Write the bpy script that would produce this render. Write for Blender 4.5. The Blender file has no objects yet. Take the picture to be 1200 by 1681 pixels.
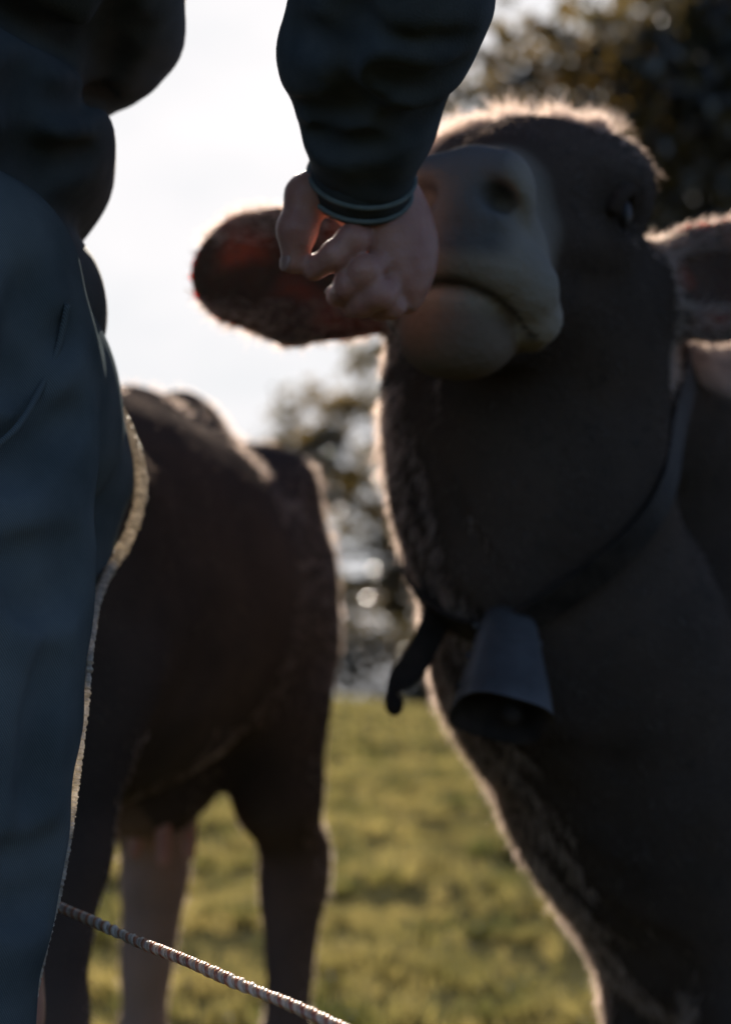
import bpy, math, random
import numpy as np
from mathutils import Vector, Matrix

random.seed(7)
rng = np.random.default_rng(11)
S = bpy.context.scene
R = math.radians

# ------------------------------------------------------------------ camera
CAM_Z, PITCH = 0.73, R(7.7)
cam_d = bpy.data.cameras.new('camera')
cam = bpy.data.objects.new('camera', cam_d)
S.collection.objects.link(cam)
S.camera = cam
cam.location = (0, 0, CAM_Z)
cam.rotation_euler = (R(90) + PITCH, 0, 0)
cam_d.sensor_fit = 'VERTICAL'
cam_d.sensor_height = 36
cam_d.lens = 50
cam_d.clip_start = 0.02
cam_d.clip_end = 2000
cam_d.dof.use_dof = True
cam_d.dof.focus_distance = 1.06
cam_d.dof.aperture_fstop = 3.1

# ------------------------------------------------------------------ world, sun, exposure
SUN_EL, SUN_AZ = R(31), R(-4)          # azimuth from +Y towards +X
W = bpy.data.worlds.new('World')
S.world = W
W.use_nodes = True
nt = W.node_tree
nt.nodes.clear()
wo = nt.nodes.new('ShaderNodeOutputWorld')
bg = nt.nodes.new('ShaderNodeBackground')
sky = nt.nodes.new('ShaderNodeTexSky')
sky.sky_type = 'NISHITA'
sky.sun_disc = False
sky.sun_elevation = SUN_EL
sky.sun_rotation = SUN_AZ
sky.altitude = 1400
sky.air_density = 0.5
sky.dust_density = 3.0
sky.ozone_density = 1.0
SKY_STR = 0.05
EXPO = 1.95
bg.inputs['Strength'].default_value = SKY_STR
tc = nt.nodes.new('ShaderNodeTexCoord')
mp = nt.nodes.new('ShaderNodeMapping')
mp.inputs['Scale'].default_value = (1, 1, 2.2)
nz = nt.nodes.new('ShaderNodeTexNoise')
nz.inputs['Scale'].default_value = 5.0
nz.inputs['Detail'].default_value = 6
ramp = nt.nodes.new('ShaderNodeValToRGB')      # thin bright cloud: how much light the veil passes on
cap = .97 / 2 ** EXPO / SKY_STR
ramp.color_ramp.elements[0].position = 0.38
ramp.color_ramp.elements[0].color = (cap * .93, cap * .935, cap * .955, 1)
ramp.color_ramp.elements[1].position = 0.66
ramp.color_ramp.elements[1].color = (cap * 1.06, cap * 1.03, cap * 1.04, 1)
mn = nt.nodes.new('ShaderNodeMix')
mn.data_type = 'RGBA'
mn.blend_type = 'DARKEN'
mn.inputs[0].default_value = 1.0
L = nt.links.new
L(tc.outputs['Generated'], mp.inputs[0])
L(mp.outputs[0], nz.inputs['Vector'])
L(nz.outputs['Fac'], ramp.inputs[0])
L(sky.outputs[0], mn.inputs['A'])
L(ramp.outputs[0], mn.inputs['B'])
L(mn.outputs['Result'], bg.inputs['Color'])
L(bg.outputs[0], wo.inputs[0])

sun_d = bpy.data.lights.new('sun', 'SUN')
sun_d.energy = 5.0
sun_d.angle = R(0.6)
sun_d.color = (1.0, 0.90, 0.78)
sun = bpy.data.objects.new('sun', sun_d)
S.collection.objects.link(sun)
to_sun = Vector((math.sin(SUN_AZ) * math.cos(SUN_EL), math.cos(SUN_AZ) * math.cos(SUN_EL), math.sin(SUN_EL)))
sun.rotation_euler = to_sun.to_track_quat('Z', 'Y').to_euler()
sun.location = to_sun * 50

S.view_settings.view_transform = 'Standard'
S.view_settings.look = 'None'
S.view_settings.exposure = EXPO
S.view_settings.gamma = 1
S.render.engine = 'CYCLES'
S.cycles.use_denoising = True
S.cycles.max_bounces = 5
S.cycles.diffuse_bounces = 3
S.cycles.glossy_bounces = 2
S.cycles.transmission_bounces = 2
S.cycles.transparent_max_bounces = 8
S.cycles.sample_clamp_indirect = 4
S.cycles.caustics_reflective = False
S.cycles.caustics_refractive = False

# ------------------------------------------------------------------ measuring: photo position (1200x1681) at distance Y -> world point
K = 0.72 / 1681
def P(x, y, d):
    u, v = (x - 600) * K, (840.5 - y) * K
    fy = math.cos(PITCH) - v * math.sin(PITCH)
    fz = math.sin(PITCH) + v * math.cos(PITCH)
    return np.array((u / fy * d, d, CAM_Z + fz / fy * d))

A3 = lambda *a: np.array(a, float)

# ------------------------------------------------------------------ object helpers
def link(o, parent=None):
    S.collection.objects.link(o)
    if parent is not None:
        o.parent = parent
    return o

def tag(o, label=None, cat=None, group=None, kind=None):
    for k, v in (('label', label), ('category', cat), ('group', group), ('kind', kind)):
        if v:
            o[k] = v
    return o

def thing(name, loc, label, cat, group=None):
    o = bpy.data.objects.new(name, None)
    o.empty_display_size = 0.1
    o.location = loc
    link(o)
    return tag(o, label, cat, group)

def creases(so, lines, r, d0, d1, k=.012):
    """press folds into a cloth solid along lines seen on its front"""
    new = []
    ds = np.linspace(d0, d1, 300)
    for ln in lines:
        pts = []
        for x_, y_ in spline([(a, b, 0) for a, b in ln], 9)[:, :2]:
            pp = np.array([P(x_, y_, d) for d in ds])
            ff = so.at(pp)
            if (ff < 0).any():
                pts.append(pp[np.argmax(ff < 0)] + A3(0, -r * .35, 0))
        new += [(pts[i], pts[i + 1]) for i in range(len(pts) - 1)]
    for a, b in new:
        so.cone(a, b, r, r, k, True)

def mesh_np(name, v, f, mat, parent=None, smooth=True, base=(0, 0, 0), col=None):
    """v: Nx3 array, f: MxK array (all faces K-gons) -> one mesh object"""
    v = np.asarray(v, np.float32) - np.asarray(base, np.float32)
    f = np.asarray(f, np.int32)
    me = bpy.data.meshes.new(name)
    me.vertices.add(len(v))
    me.vertices.foreach_set('co', v.ravel())
    k = f.shape[1]
    me.loops.add(f.size)
    me.loops.foreach_set('vertex_index', f.ravel())
    me.polygons.add(len(f))
    me.polygons.foreach_set('loop_start', np.arange(len(f), dtype=np.int32) * k)
    me.update(calc_edges=True)
    me.polygons.foreach_set('use_smooth', np.full(len(f), smooth))
    if col is not None:
        a = me.color_attributes.new('Col', 'FLOAT_COLOR', 'POINT')
        a.data.foreach_set('color', np.asarray(col, np.float32).ravel())
    me.materials.append(mat)
    me.validate()
    o = bpy.data.objects.new(name, me)
    return link(o, parent)

def tube(points, radii, sides=10, closed=False, caps=True, squash=None):
    """swept tube -> verts, quads (caps as collapsed rings)"""
    p = np.asarray(points, float)
    n = len(p)
    r = np.broadcast_to(np.asarray(radii, float), (n,))
    t = np.gradient(p, axis=0)
    if closed:
        t = np.roll(p, -1, 0) - np.roll(p, 1, 0)
    t /= np.linalg.norm(t, axis=1)[:, None] + 1e-12
    up = np.array((0, 0, 1.0)) if abs(t[0, 2]) < .9 else np.array((0, 1.0, 0))
    s = np.cross(t[0], up); s /= np.linalg.norm(s)
    V = []
    for i in range(n):
        s = s - t[i] * s.dot(t[i]); s /= np.linalg.norm(s)
        b = np.cross(t[i], s)
        a = np.linspace(0, 2 * np.pi, sides, endpoint=False)
        V.append(p[i] + r[i] * (np.cos(a)[:, None] * s + np.sin(a)[:, None] * b))
    if caps and not closed:
        V = [np.repeat(p[:1], sides, 0)] + V + [np.repeat(p[-1:], sides, 0)]
    V = np.array(V)
    m = len(V)
    F = []
    for i in range(m if closed else m - 1):
        j = (i + 1) % m
        for a in range(sides):
            c = (a + 1) % sides
            F.append((i * sides + a, i * sides + c, j * sides + c, j * sides + a))
    return V.reshape(-1, 3), np.array(F)

def spline(pts, n):
    """Catmull-Rom through pts, n samples"""
    p = np.asarray(pts, float)
    q = np.vstack([2 * p[0] - p[1], p, 2 * p[-1] - p[-2]])
    out = []
    for t in np.linspace(0, len(p) - 1 - 1e-9, n):
        i = int(t); u = t - i
        a, b, c, d = q[i:i + 4]
        out.append(.5 * (2 * b + (c - a) * u + (2 * a - 5 * b + 4 * c - d) * u * u + (3 * b - a - 3 * c + d) * u ** 3))
    return np.array(out)

# ------------------------------------------------------------------ smooth solids: blended primitives turned into one continuous skin
class Solid:
    def __init__(self):
        self.pr = []
    def ell(self, c, r, rot=None, k=.04, sub=False):
        self.pr.append(('e', np.array(c, float), np.array(r, float), np.eye(3) if rot is None else np.array(rot, float), k, sub))
        return self
    def ball(self, c, r, k=.04, sub=False):
        return self.ell(c, (r, r, r), None, k, sub)
    def cone(self, a, b, ra, rb, k=.04, sub=False):
        self.pr.append(('c', np.array(a, float), np.array(b, float), (ra, rb), k, sub))
        return self
    def chain(self, pts, rs, k=.03):
        for i in range(len(pts) - 1):
            self.cone(pts[i], pts[i + 1], rs[i], rs[i + 1], k if i == 0 else max(k * .6, .008))
        return self
    @staticmethod
    def dist(p, q):
        if p[0] == 'e':
            l = (q - p[1]) @ p[3].T                     # rows of rot are the local axes
            k0 = np.linalg.norm(l / p[2], axis=-1)
            k1 = np.linalg.norm(l / (p[2] ** 2), axis=-1) + 1e-9
            return np.where(k0 < 1e-4, -p[2].min(), k0 * (k0 - 1) / k1)
        a, b, (ra, rb) = p[1], p[2], p[3]
        ab = b - a
        t = np.clip(((q - a) @ ab) / ab.dot(ab), 0, 1)
        return np.linalg.norm(q - a - t[..., None] * ab, axis=-1) - (ra + (rb - ra) * t)
    @staticmethod
    def mix(f, d, k, sub):
        if sub:
            d = -d
            h = np.maximum(k - np.abs(f - d), 0) / k
            return np.maximum(f, d) + h * h * k * .25
        h = np.maximum(k - np.abs(f - d), 0) / k
        return np.minimum(f, d) - h * h * k * .25
    def at(self, q):
        q = np.asarray(q, float)
        f = np.full(q.shape[:-1], 1.0)
        for p in self.pr:
            f = self.mix(f, self.dist(p, q), p[-2], p[-1])
        return f
    def bounds(self, p):
        if p[0] == 'e':
            e = np.abs(p[3].T * p[2]).sum(1)
            return p[1] - e, p[1] + e
        r = np.array([[p[3][0]] * 3, [p[3][1]] * 3])
        ab = np.array([p[1], p[2]])
        return (ab - r).min(0), (ab + r).max(0)
    def skin(self, h, relief=None, smooth=2):
        lo = np.min([self.bounds(p)[0] for p in self.pr if not p[-1]], 0) - 4 * h - .02
        hi = np.max([self.bounds(p)[1] for p in self.pr if not p[-1]], 0) + 4 * h + .02
        n = np.ceil((hi - lo) / h).astype(int) + 1
        ax = [lo[i] + h * np.arange(n[i]) for i in range(3)]
        f = np.full(n, .3, np.float32)
        for p in self.pr:
            a, b = self.bounds(p)
            pad = p[-2] + 3 * h
            i0 = np.maximum(((a - pad - lo) / h).astype(int), 0)
            i1 = np.minimum(((b + pad - lo) / h).astype(int) + 2, n)
            sl = tuple(slice(i0[i], i1[i]) for i in range(3))
            g = np.stack(np.meshgrid(*[ax[i][sl[i]] for i in range(3)], indexing='ij'), -1)
            f[sl] = self.mix(f[sl], self.dist(p, g), p[-2], p[-1])
        if relief is not None:
            near = np.argwhere(np.abs(f) < .03)
            pts = lo + near * h
            f[tuple(near.T)] -= relief(pts).astype(np.float32)
        return nets(f, lo, h, smooth)

def nets(f, lo, h, smooth):
    s = f < 0
    c = [s[i:s.shape[0] - 1 + i, j:s.shape[1] - 1 + j, k:s.shape[2] - 1 + k] for i in (0, 1) for j in (0, 1) for k in (0, 1)]
    cnt = sum(x.astype(np.int8) for x in c)
    act = np.argwhere((cnt > 0) & (cnt < 8))
    offs = np.array([(i, j, k) for i in (0, 1) for j in (0, 1) for k in (0, 1)])
    val = np.stack([f[tuple((act + o).T)] for o in offs], 1)
    acc = np.zeros((len(act), 3)); num = np.zeros(len(act))
    for a in range(8):
        for b in range(a + 1, 8):
            if np.abs(offs[a] - offs[b]).sum() != 1:
                continue
            m = (val[:, a] < 0) != (val[:, b] < 0)
            t = val[m, a] / (val[m, a] - val[m, b])
            acc[m] += offs[a] + t[:, None] * (offs[b] - offs[a])
            num[m] += 1
    V = lo + h * (act + acc / num[:, None])
    vid = np.full(np.array(f.shape) - 1, -1, np.int32)
    vid[tuple(act.T)] = np.arange(len(act))
    Fs = []
    for d in range(3):
        e1, e2 = (d + 1) % 3, (d + 2) % 3
        A = [slice(None)] * 3; B = [slice(None)] * 3
        A[d] = slice(0, -1); B[d] = slice(1, None)
        ch = s[tuple(A)] != s[tuple(B)]
        ix = np.argwhere(ch)
        ix = ix[(ix[:, e1] > 0) & (ix[:, e2] > 0) & (ix[:, e1] < f.shape[e1] - 1) & (ix[:, e2] < f.shape[e2] - 1)]
        o1 = np.zeros(3, int); o1[e1] = 1
        o2 = np.zeros(3, int); o2[e2] = 1
        q = np.stack([vid[tuple((ix - o1 - o2).T)], vid[tuple((ix - o2).T)], vid[tuple(ix.T)], vid[tuple((ix - o1).T)]], 1)
        flip = ~s[tuple(ix.T)]
        q[flip] = q[flip][:, ::-1]
        Fs.append(q)
    F = np.vstack(Fs)
    F = F[(F >= 0).all(1)]
    for _ in range(smooth):
        E = np.vstack([F[:, [i, (i + 1) % 4]] for i in range(4)])
        E = np.vstack([E, E[:, ::-1]])
        sm = np.zeros_like(V); ct = np.zeros(len(V))
        for d in range(3):
            sm[:, d] = np.bincount(E[:, 0], V[E[:, 1], d], len(V))
        ct = np.bincount(E[:, 0], minlength=len(V)) + 1e-9
        V = V * .5 + .5 * sm / ct[:, None]
    return V, F

def face_normals(V, F):
    n = np.cross(V[F[:, 2]] - V[F[:, 0]], V[F[:, 3]] - V[F[:, 1]])
    a = np.linalg.norm(n, axis=1) + 1e-15
    return n / a[:, None], a * .5

def vert_normals(V, F):
    n, a = face_normals(V, F)
    out = np.zeros_like(V)
    for d in range(3):
        for i in range(4):
            out[:, d] += np.bincount(F[:, i], n[:, d] * a, len(V))
    return out / (np.linalg.norm(out, axis=1)[:, None] + 1e-12)

def wob(p, sc, seed=0):
    """cheap smooth noise in [-1,1] from sums of sines"""
    r = np.random.default_rng(seed)
    out = 0
    for _ in range(7):
        d = r.normal(size=3) * sc
        out = out + np.sin(p @ d + r.uniform(0, 6.28))
    return out / 4.0

# ------------------------------------------------------------------ materials
def mat(name, color=(.5, .5, .5), rough=.7, **kw):
    m = bpy.data.materials.new(name)
    m.use_nodes = True
    b = m.node_tree.nodes['Principled BSDF']
    b.inputs['Base Color'].default_value = (*color, 1)
    b.inputs['Roughness'].default_value = rough
    for k, v in kw.items():
        b.inputs[k.replace('_', ' ')].default_value = v
    return m

def noise_color(m, c1, c2, scale, detail=5, lo=.35, hi=.65, bump=0, bscale=None, stretch=(1, 1, 1), attr=False):
    t = m.node_tree
    b = t.nodes['Principled BSDF']
    co = t.nodes.new('ShaderNodeTexCoord')
    ma = t.nodes.new('ShaderNodeMapping')
    ma.inputs['Scale'].default_value = stretch
    n = t.nodes.new('ShaderNodeTexNoise')
    n.inputs['Scale'].default_value = scale
    n.inputs['Detail'].default_value = detail
    r = t.nodes.new('ShaderNodeValToRGB')
    r.color_ramp.elements[0].position = lo
    r.color_ramp.elements[1].position = hi
    r.color_ramp.elements[0].color = (*c1, 1)
    r.color_ramp.elements[1].color = (*c2, 1)
    t.links.new(co.outputs['Object'], ma.inputs[0])
    t.links.new(ma.outputs[0], n.inputs['Vector'])
    t.links.new(n.outputs['Fac'], r.inputs[0])
    out = r.outputs[0]
    if attr:
        at = t.nodes.new('ShaderNodeAttribute')
        at.attribute_name = 'Col'
        mx = t.nodes.new('ShaderNodeMix')
        mx.data_type = 'RGBA'
        mx.blend_type = 'MULTIPLY'
        mx.inputs[0].default_value = 1
        t.links.new(out, mx.inputs['A'])
        t.links.new(at.outputs['Color'], mx.inputs['B'])
        out = mx.outputs['Result']
    t.links.new(out, b.inputs['Base Color'])
    if bump:
        n2 = t.nodes.new('ShaderNodeTexNoise')
        n2.inputs['Scale'].default_value = bscale or scale * 4
        n2.inputs['Detail'].default_value = 4
        t.links.new(ma.outputs[0], n2.inputs['Vector'])
        bp = t.nodes.new('ShaderNodeBump')
        bp.inputs['Strength'].default_value = bump
        bp.inputs['Distance'].default_value = .01
        t.links.new(n2.outputs['Fac'], bp.inputs['Height'])
        t.links.new(bp.outputs[0], b.inputs['Normal'])
    return m

def translucent_mat(name, c1, c2, scale, tr=.5, gloss=.12, rough=.35, tcol=None):
    """leaf, blade and hair: reflects, lets light through, small sheen"""
    m = bpy.data.materials.new(name)
    m.use_nodes = True
    t = m.node_tree
    t.nodes.clear()
    o = t.nodes.new('ShaderNodeOutputMaterial')
    co = t.nodes.new('ShaderNodeTexCoord')
    n = t.nodes.new('ShaderNodeTexNoise')
    n.inputs['Scale'].default_value = scale
    n.inputs['Detail'].default_value = 3
    r = t.nodes.new('ShaderNodeValToRGB')
    r.color_ramp.elements[0].position = .36
    r.color_ramp.elements[1].position = .64
    r.color_ramp.elements[0].color = (*c1, 1)
    r.color_ramp.elements[1].color = (*c2, 1)
    t.links.new(co.outputs['Object'], n.inputs['Vector'])
    t.links.new(n.outputs['Fac'], r.inputs[0])
    d = t.nodes.new('ShaderNodeBsdfDiffuse')
    tl = t.nodes.new('ShaderNodeBsdfTranslucent')
    g = t.nodes.new('ShaderNodeBsdfGlossy')
    g.inputs['Roughness'].default_value = rough
    g.inputs['Color'].default_value = (.8, .8, .8, 1)
    t.links.new(r.outputs[0], d.inputs['Color'])
    if tcol:
        mx = t.nodes.new('ShaderNodeMix'); mx.data_type = 'RGBA'; mx.blend_type = 'MULTIPLY'
        mx.inputs[0].default_value = 1
        mx.inputs['B'].default_value = (*tcol, 1)
        t.links.new(r.outputs[0], mx.inputs['A'])
        t.links.new(mx.outputs['Result'], tl.inputs['Color'])
    else:
        t.links.new(r.outputs[0], tl.inputs['Color'])
    m1 = t.nodes.new('ShaderNodeMixShader'); m1.inputs[0].default_value = tr
    m2 = t.nodes.new('ShaderNodeMixShader'); m2.inputs[0].default_value = gloss
    t.links.new(d.outputs[0], m1.inputs[1]); t.links.new(tl.outputs[0], m1.inputs[2])
    t.links.new(m1.outputs[0], m2.inputs[1]); t.links.new(g.outputs[0], m2.inputs[2])
    t.links.new(m2.outputs[0], o.inputs[0])
    return m

M = {}
M['ground'] = noise_color(mat('pasture_soil', rough=.95), (.012, .012, .007), (.034, .032, .014), 2.2, 8, .35, .65, .6, 30)
M['grass'] = translucent_mat('grass_blades', (.040, .050, .016), (.215, .190, .080), 2.6, .5, .07, .25, (1.25, 1.12, .9))
M['leaf'] = translucent_mat('tree_leaves', (.022, .024, .010), (.062, .050, .020), .5, .5, .09, .3, (2.2, 1.6, .8))
M['leaf_pale'] = translucent_mat('tree_leaves_pale', (.035, .036, .018), (.085, .070, .034), .5, .45, .10, .3, (2.0, 1.6, 1.0))
M['bark'] = noise_color(mat('bark', rough=.9), (.035, .028, .02), (.10, .08, .06), 6, 6, .3, .7, .8, 25, (1, 1, .25))
M['coat'] = noise_color(mat('cow_skin', rough=.75, Sheen_Weight=.0), (.75, .75, .75), (1.1, 1.05, 1.0), 9, 5, .3, .7, .25, 120, attr=True)
def thin_ears(m):
    t = m.node_tree; b = t.nodes['Principled BSDF']
    a = t.nodes.new('ShaderNodeAttribute'); a.attribute_name = 'Col'
    t.links.new(a.outputs['Alpha'], b.inputs['Subsurface Weight'])
    b.inputs['Subsurface Radius'].default_value = (1.0, .22, .10)
    b.inputs['Subsurface Scale'].default_value = .022
thin_ears(M['coat'])
M['hair'] = translucent_mat('cow_hair_rim_lit', (.40, .32, .275), (.62, .52, .45), 7, .6, .08, .35, (1.5, 1.42, 1.38))  # pale colour puts the sun's rim light into the outline hair
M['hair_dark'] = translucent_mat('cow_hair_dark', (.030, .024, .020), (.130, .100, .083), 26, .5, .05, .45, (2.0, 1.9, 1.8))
M['eye'] = mat('cow_eye', (.010, .007, .006), .4, Specular_IOR_Level=.12)
M['tag'] = mat('ear_tag_plastic', (.050, .056, .024), .6)
M['hoof'] = noise_color(mat('hoof_horn', rough=.6), (.02, .017, .014), (.05, .04, .035), 20)
M['skin'] = noise_color(mat('skin', rough=.5, Subsurface_Weight=.35, Subsurface_Scale=.012), (.31, .145, .115), (.42, .225, .175), 25, 4, .3, .7, .15, 300)
M['skin'].node_tree.nodes['Principled BSDF'].inputs['Subsurface Radius'].default_value = (1, .25, .12)
M['nail'] = mat('nail', (.30, .18, .15), .4)
M['jacket'] = noise_color(mat('jacket_cloth', rough=.85), (.040, .050, .058), (.068, .080, .088), 30, 6, .3, .7, .15, 500)
M['cuff'] = noise_color(mat('cuff_knit', rough=.85), (.09, .12, .12), (.14, .17, .165), 60)
M['denim'] = mat('denim', (.045, .085, .12), .9)
M['rim_strip'] = None
M['leather'] = noise_color(mat('collar_leather', rough=.6), (.012, .010, .009), (.034, .027, .022), 40, 5, .3, .7, .3, 200)
M['steel'] = noise_color(mat('bell_steel', rough=.62, Metallic=.7), (.035, .034, .036), (.14, .145, .150), 9, 7, .3, .7, .25, 60)
M['rust_shade'] = noise_color(mat('bell_rust_shade', rough=.9), (.012, .009, .008), (.035, .024, .019), 30)  # dark rust, also paints the shade inside the bell's mouth
M['brass'] = mat('buckle_metal', (.5, .47, .42), .25, Metallic=1)
M['post'] = noise_color(mat('post_wood', rough=.9), (.10, .08, .06), (.24, .2, .16), 10, 6, .3, .7, .5, 40, (1, 1, .1))
M['hairp'] = noise_color(mat('person_hair', rough=.6), (.02, .014, .01), (.06, .04, .03), 40, 4, .3, .7, .6, 80)
M['shoe'] = noise_color(mat('boot_leather', rough=.6), (.03, .022, .016), (.06, .045, .03), 20)

for k_ in ('leather', 'ground', 'coat', 'jacket', 'post', 'bark', 'denim'):
    M[k_].node_tree.nodes['Principled BSDF'].inputs['Specular IOR Level'].default_value = .0 if k_ in ('ground', 'bark', 'coat', 'denim') else .12

# denim: fine diagonal twill over worn blue
def denim():
    m = M['denim']; t = m.node_tree; b = t.nodes['Principled BSDF']
    co = t.nodes.new('ShaderNodeTexCoord')
    w = t.nodes.new('ShaderNodeTexWave'); w.inputs['Scale'].default_value = 220; w.inputs['Distortion'].default_value = 1.5
    w.bands_direction = 'DIAGONAL'
    n = t.nodes.new('ShaderNodeTexNoise'); n.inputs['Scale'].default_value = 9; n.inputs['Detail'].default_value = 8
    r = t.nodes.new('ShaderNodeValToRGB')
    r.color_ramp.elements[0].position = .3; r.color_ramp.elements[0].color = (.064, .082, .090, 1)
    r.color_ramp.elements[1].position = .72; r.color_ramp.elements[1].color = (.145, .172, .184, 1)
    mx = t.nodes.new('ShaderNodeMix'); mx.data_type = 'RGBA'; mx.blend_type = 'MULTIPLY'; mx.inputs[0].default_value = .35
    t.links.new(co.outputs['Object'], w.inputs['Vector']); t.links.new(co.outputs['Object'], n.inputs['Vector'])
    t.links.new(n.outputs['Fac'], r.inputs[0]); t.links.new(r.outputs[0], mx.inputs['A']); t.links.new(w.outputs['Color'], mx.inputs['B'])
    t.links.new(mx.outputs['Result'], b.inputs['Base Color'])
    bp = t.nodes.new('ShaderNodeBump'); bp.inputs['Strength'].default_value = .3; bp.inputs['Distance'].default_value = .002
    t.links.new(w.outputs['Fac'], bp.inputs['Height']); t.links.new(bp.outputs[0], b.inputs['Normal'])
denim()
M['rim_strip'] = translucent_mat('denim_rim_light', (.42, .37, .30), (.85, .77, .66), 160, .6, .1, .4)  # colour kept pale to imitate sunlit denim along the leg edge

# ------------------------------------------------------------------ ground
def ground_z(x, y):
    x = np.asarray(x, float); y = np.asarray(y, float)
    t = np.clip((y - 5) / 23.0, 0, 1); s = t * t * (3 - 2 * t)
    z = s * (.74 - .14 * np.clip(x, -6, 6) * .9)
    z = z - np.clip(y - 30, 0, 400) * .16 * (1 - np.exp(-np.clip(y - 30, 0, 400) / 6)) + np.clip(y - 90, 0, 400) * .12
    z += .025 * np.sin(x * 1.7 + .6) * np.sin(y * 1.3) * np.clip((y - 3) / 3, 0, 1)
    z += .02 * np.sin(x * 3.9 + y * .7) * np.sin(y * 2.9 + 1) * np.clip((y - 3) / 3, 0, 1)
    return z

def build_ground():
    ys = np.concatenate([np.linspace(-150, -4, 14), np.linspace(-3, 12, 76), np.linspace(12.4, 45, 80), np.linspace(47, 420, 40)])
    xs = np.concatenate([np.linspace(-300, -14, 16), np.linspace(-12, 12, 97), np.linspace(14, 300, 16)])
    X, Y = np.meshgrid(xs, ys)
    V = np.stack([X, Y, ground_z(X, Y)], -1).reshape(-1, 3)
    nx, ny = len(xs), len(ys)
    i, j = np.meshgrid(np.arange(nx - 1), np.arange(ny - 1))
    a = (j * nx + i).ravel()
    F = np.stack([a, a + 1, a + nx + 1, a + nx], 1)
    return tag(mesh_np('ground', V, F, M['ground']), kind='structure')
build_ground()

def build_grass():
    zones = [(1.4, 5.5, 60000, .0045, .050), (5.5, 12, 60000, .008, .060), (12, 32, 60000, .018, .085)]
    Vs, Fs = [], []
    base = 0
    for y0, y1, n, w, ln in zones:
        yy = np.sqrt(rng.uniform(y0 ** 2, y1 ** 2, n * 3))
        xx = rng.uniform(-1, 1, n * 3) * (yy * .48 + .5)
        pt = np.stack([xx, yy, xx * 0], 1)
        cl = wob(pt, 13, 3) * .55 + wob(pt, 27, 4) * .45 + wob(pt, 4, 5) * .2     # tussocks and trodden hollows
        keep = rng.uniform(-.25, .25, n * 3) < cl * 1.5 - (.30 if y1 < 15 else .05)
        xx, yy, cl = xx[keep][:n], yy[keep][:n], cl[keep][:n]
        m = len(xx)
        z = ground_z(xx, yy)
        hgt = ln * rng.uniform(.45, 1.2, m) * (1.05 + .95 * np.clip(cl, -.85, 1.2))
        az = rng.uniform(0, 6.28, m)
        lean = rng.uniform(.1, .9, m) * hgt
        dx, dy = np.cos(az), np.sin(az)
        fa = az + rng.uniform(-1, 1, m) + 1.57
        wx, wy = np.cos(fa) * w * .5, np.sin(fa) * w * .5
        b = np.stack([xx, yy, z - .005], 1)
        mid = b + np.stack([dx * lean * .3, dy * lean * .3, hgt * .6], 1)
        tip = b + np.stack([dx * lean, dy * lean, hgt], 1)
        ww = np.stack([wx, wy, wx * 0], 1)
        V = np.stack([b - ww, b + ww, mid + ww * .8, mid - ww * .8, tip], 1).reshape(-1, 3)
        o = base + np.arange(m)[:, None] * 5
        F1 = np.stack([o[:, 0], o[:, 0] + 1, o[:, 0] + 2], 1)
        F2 = np.stack([o[:, 0], o[:, 0] + 2, o[:, 0] + 3], 1)
        F3 = np.stack([o[:, 0] + 3, o[:, 0] + 2, o[:, 0] + 4], 1)
        Vs.append(V); Fs += [F1, F2, F3]
        base += m * 5
    # tall tussocks that shade the hollows on their near side
    nt_ = 2600
    ty = np.sqrt(rng.uniform(2.6 ** 2, 15.0 ** 2, nt_)); tx = rng.uniform(-1, 1, nt_) * (ty * .40 + .3)
    tp = np.stack([tx, ty, tx * 0], 1)
    kp = wob(tp, 13, 3) * .55 + wob(tp, 27, 4) * .45 + wob(tp, 4, 5) * .2 > .12
    tx, ty = tx[kp], ty[kp]
    nt_ = len(tx)
    ts = rng.uniform(.55, 1.25, nt_)
    per = 70
    m = nt_ * per
    rad = np.repeat(.10 * ts, per) * np.sqrt(rng.uniform(0, 1, m))
    aa = rng.uniform(0, 6.28, m)
    xx = np.repeat(tx, per) + rad * 1.3 * np.cos(aa); yy = np.repeat(ty, per) + rad * np.sin(aa)
    hgt = np.repeat(.085 * ts, per) * rng.uniform(.5, 1.15, m)
    lean = hgt * rng.uniform(.1, .7, m)
    wd = .006 + .0012 * yy
    b = np.stack([xx, yy, ground_z(xx, yy) - .005], 1)
    dx, dy = np.cos(aa), np.sin(aa)
    mid = b + np.stack([dx * lean * .3, dy * lean * .3, hgt * .6], 1)
    tip = b + np.stack([dx * lean, dy * lean, hgt], 1)
    fa = rng.uniform(0, 6.28, m)
    ww = np.stack([np.cos(fa) * wd * .5, np.sin(fa) * wd * .5, fa * 0], 1)
    Vs.append(np.stack([b - ww, b + ww, mid + ww * .8, mid - ww * .8, tip], 1).reshape(-1, 3))
    o = base + np.arange(m) * 5
    Fs += [np.stack([o, o + 1, o + 2], 1), np.stack([o, o + 2, o + 3], 1), np.stack([o + 3, o + 2, o + 4], 1)]
    o = mesh_np('grass', np.vstack(Vs), np.vstack(Fs), M['grass'], smooth=False)
    tag(o, 'tussocky olive green pasture grass lit from behind', 'grass', kind='stuff')
build_grass()

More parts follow.
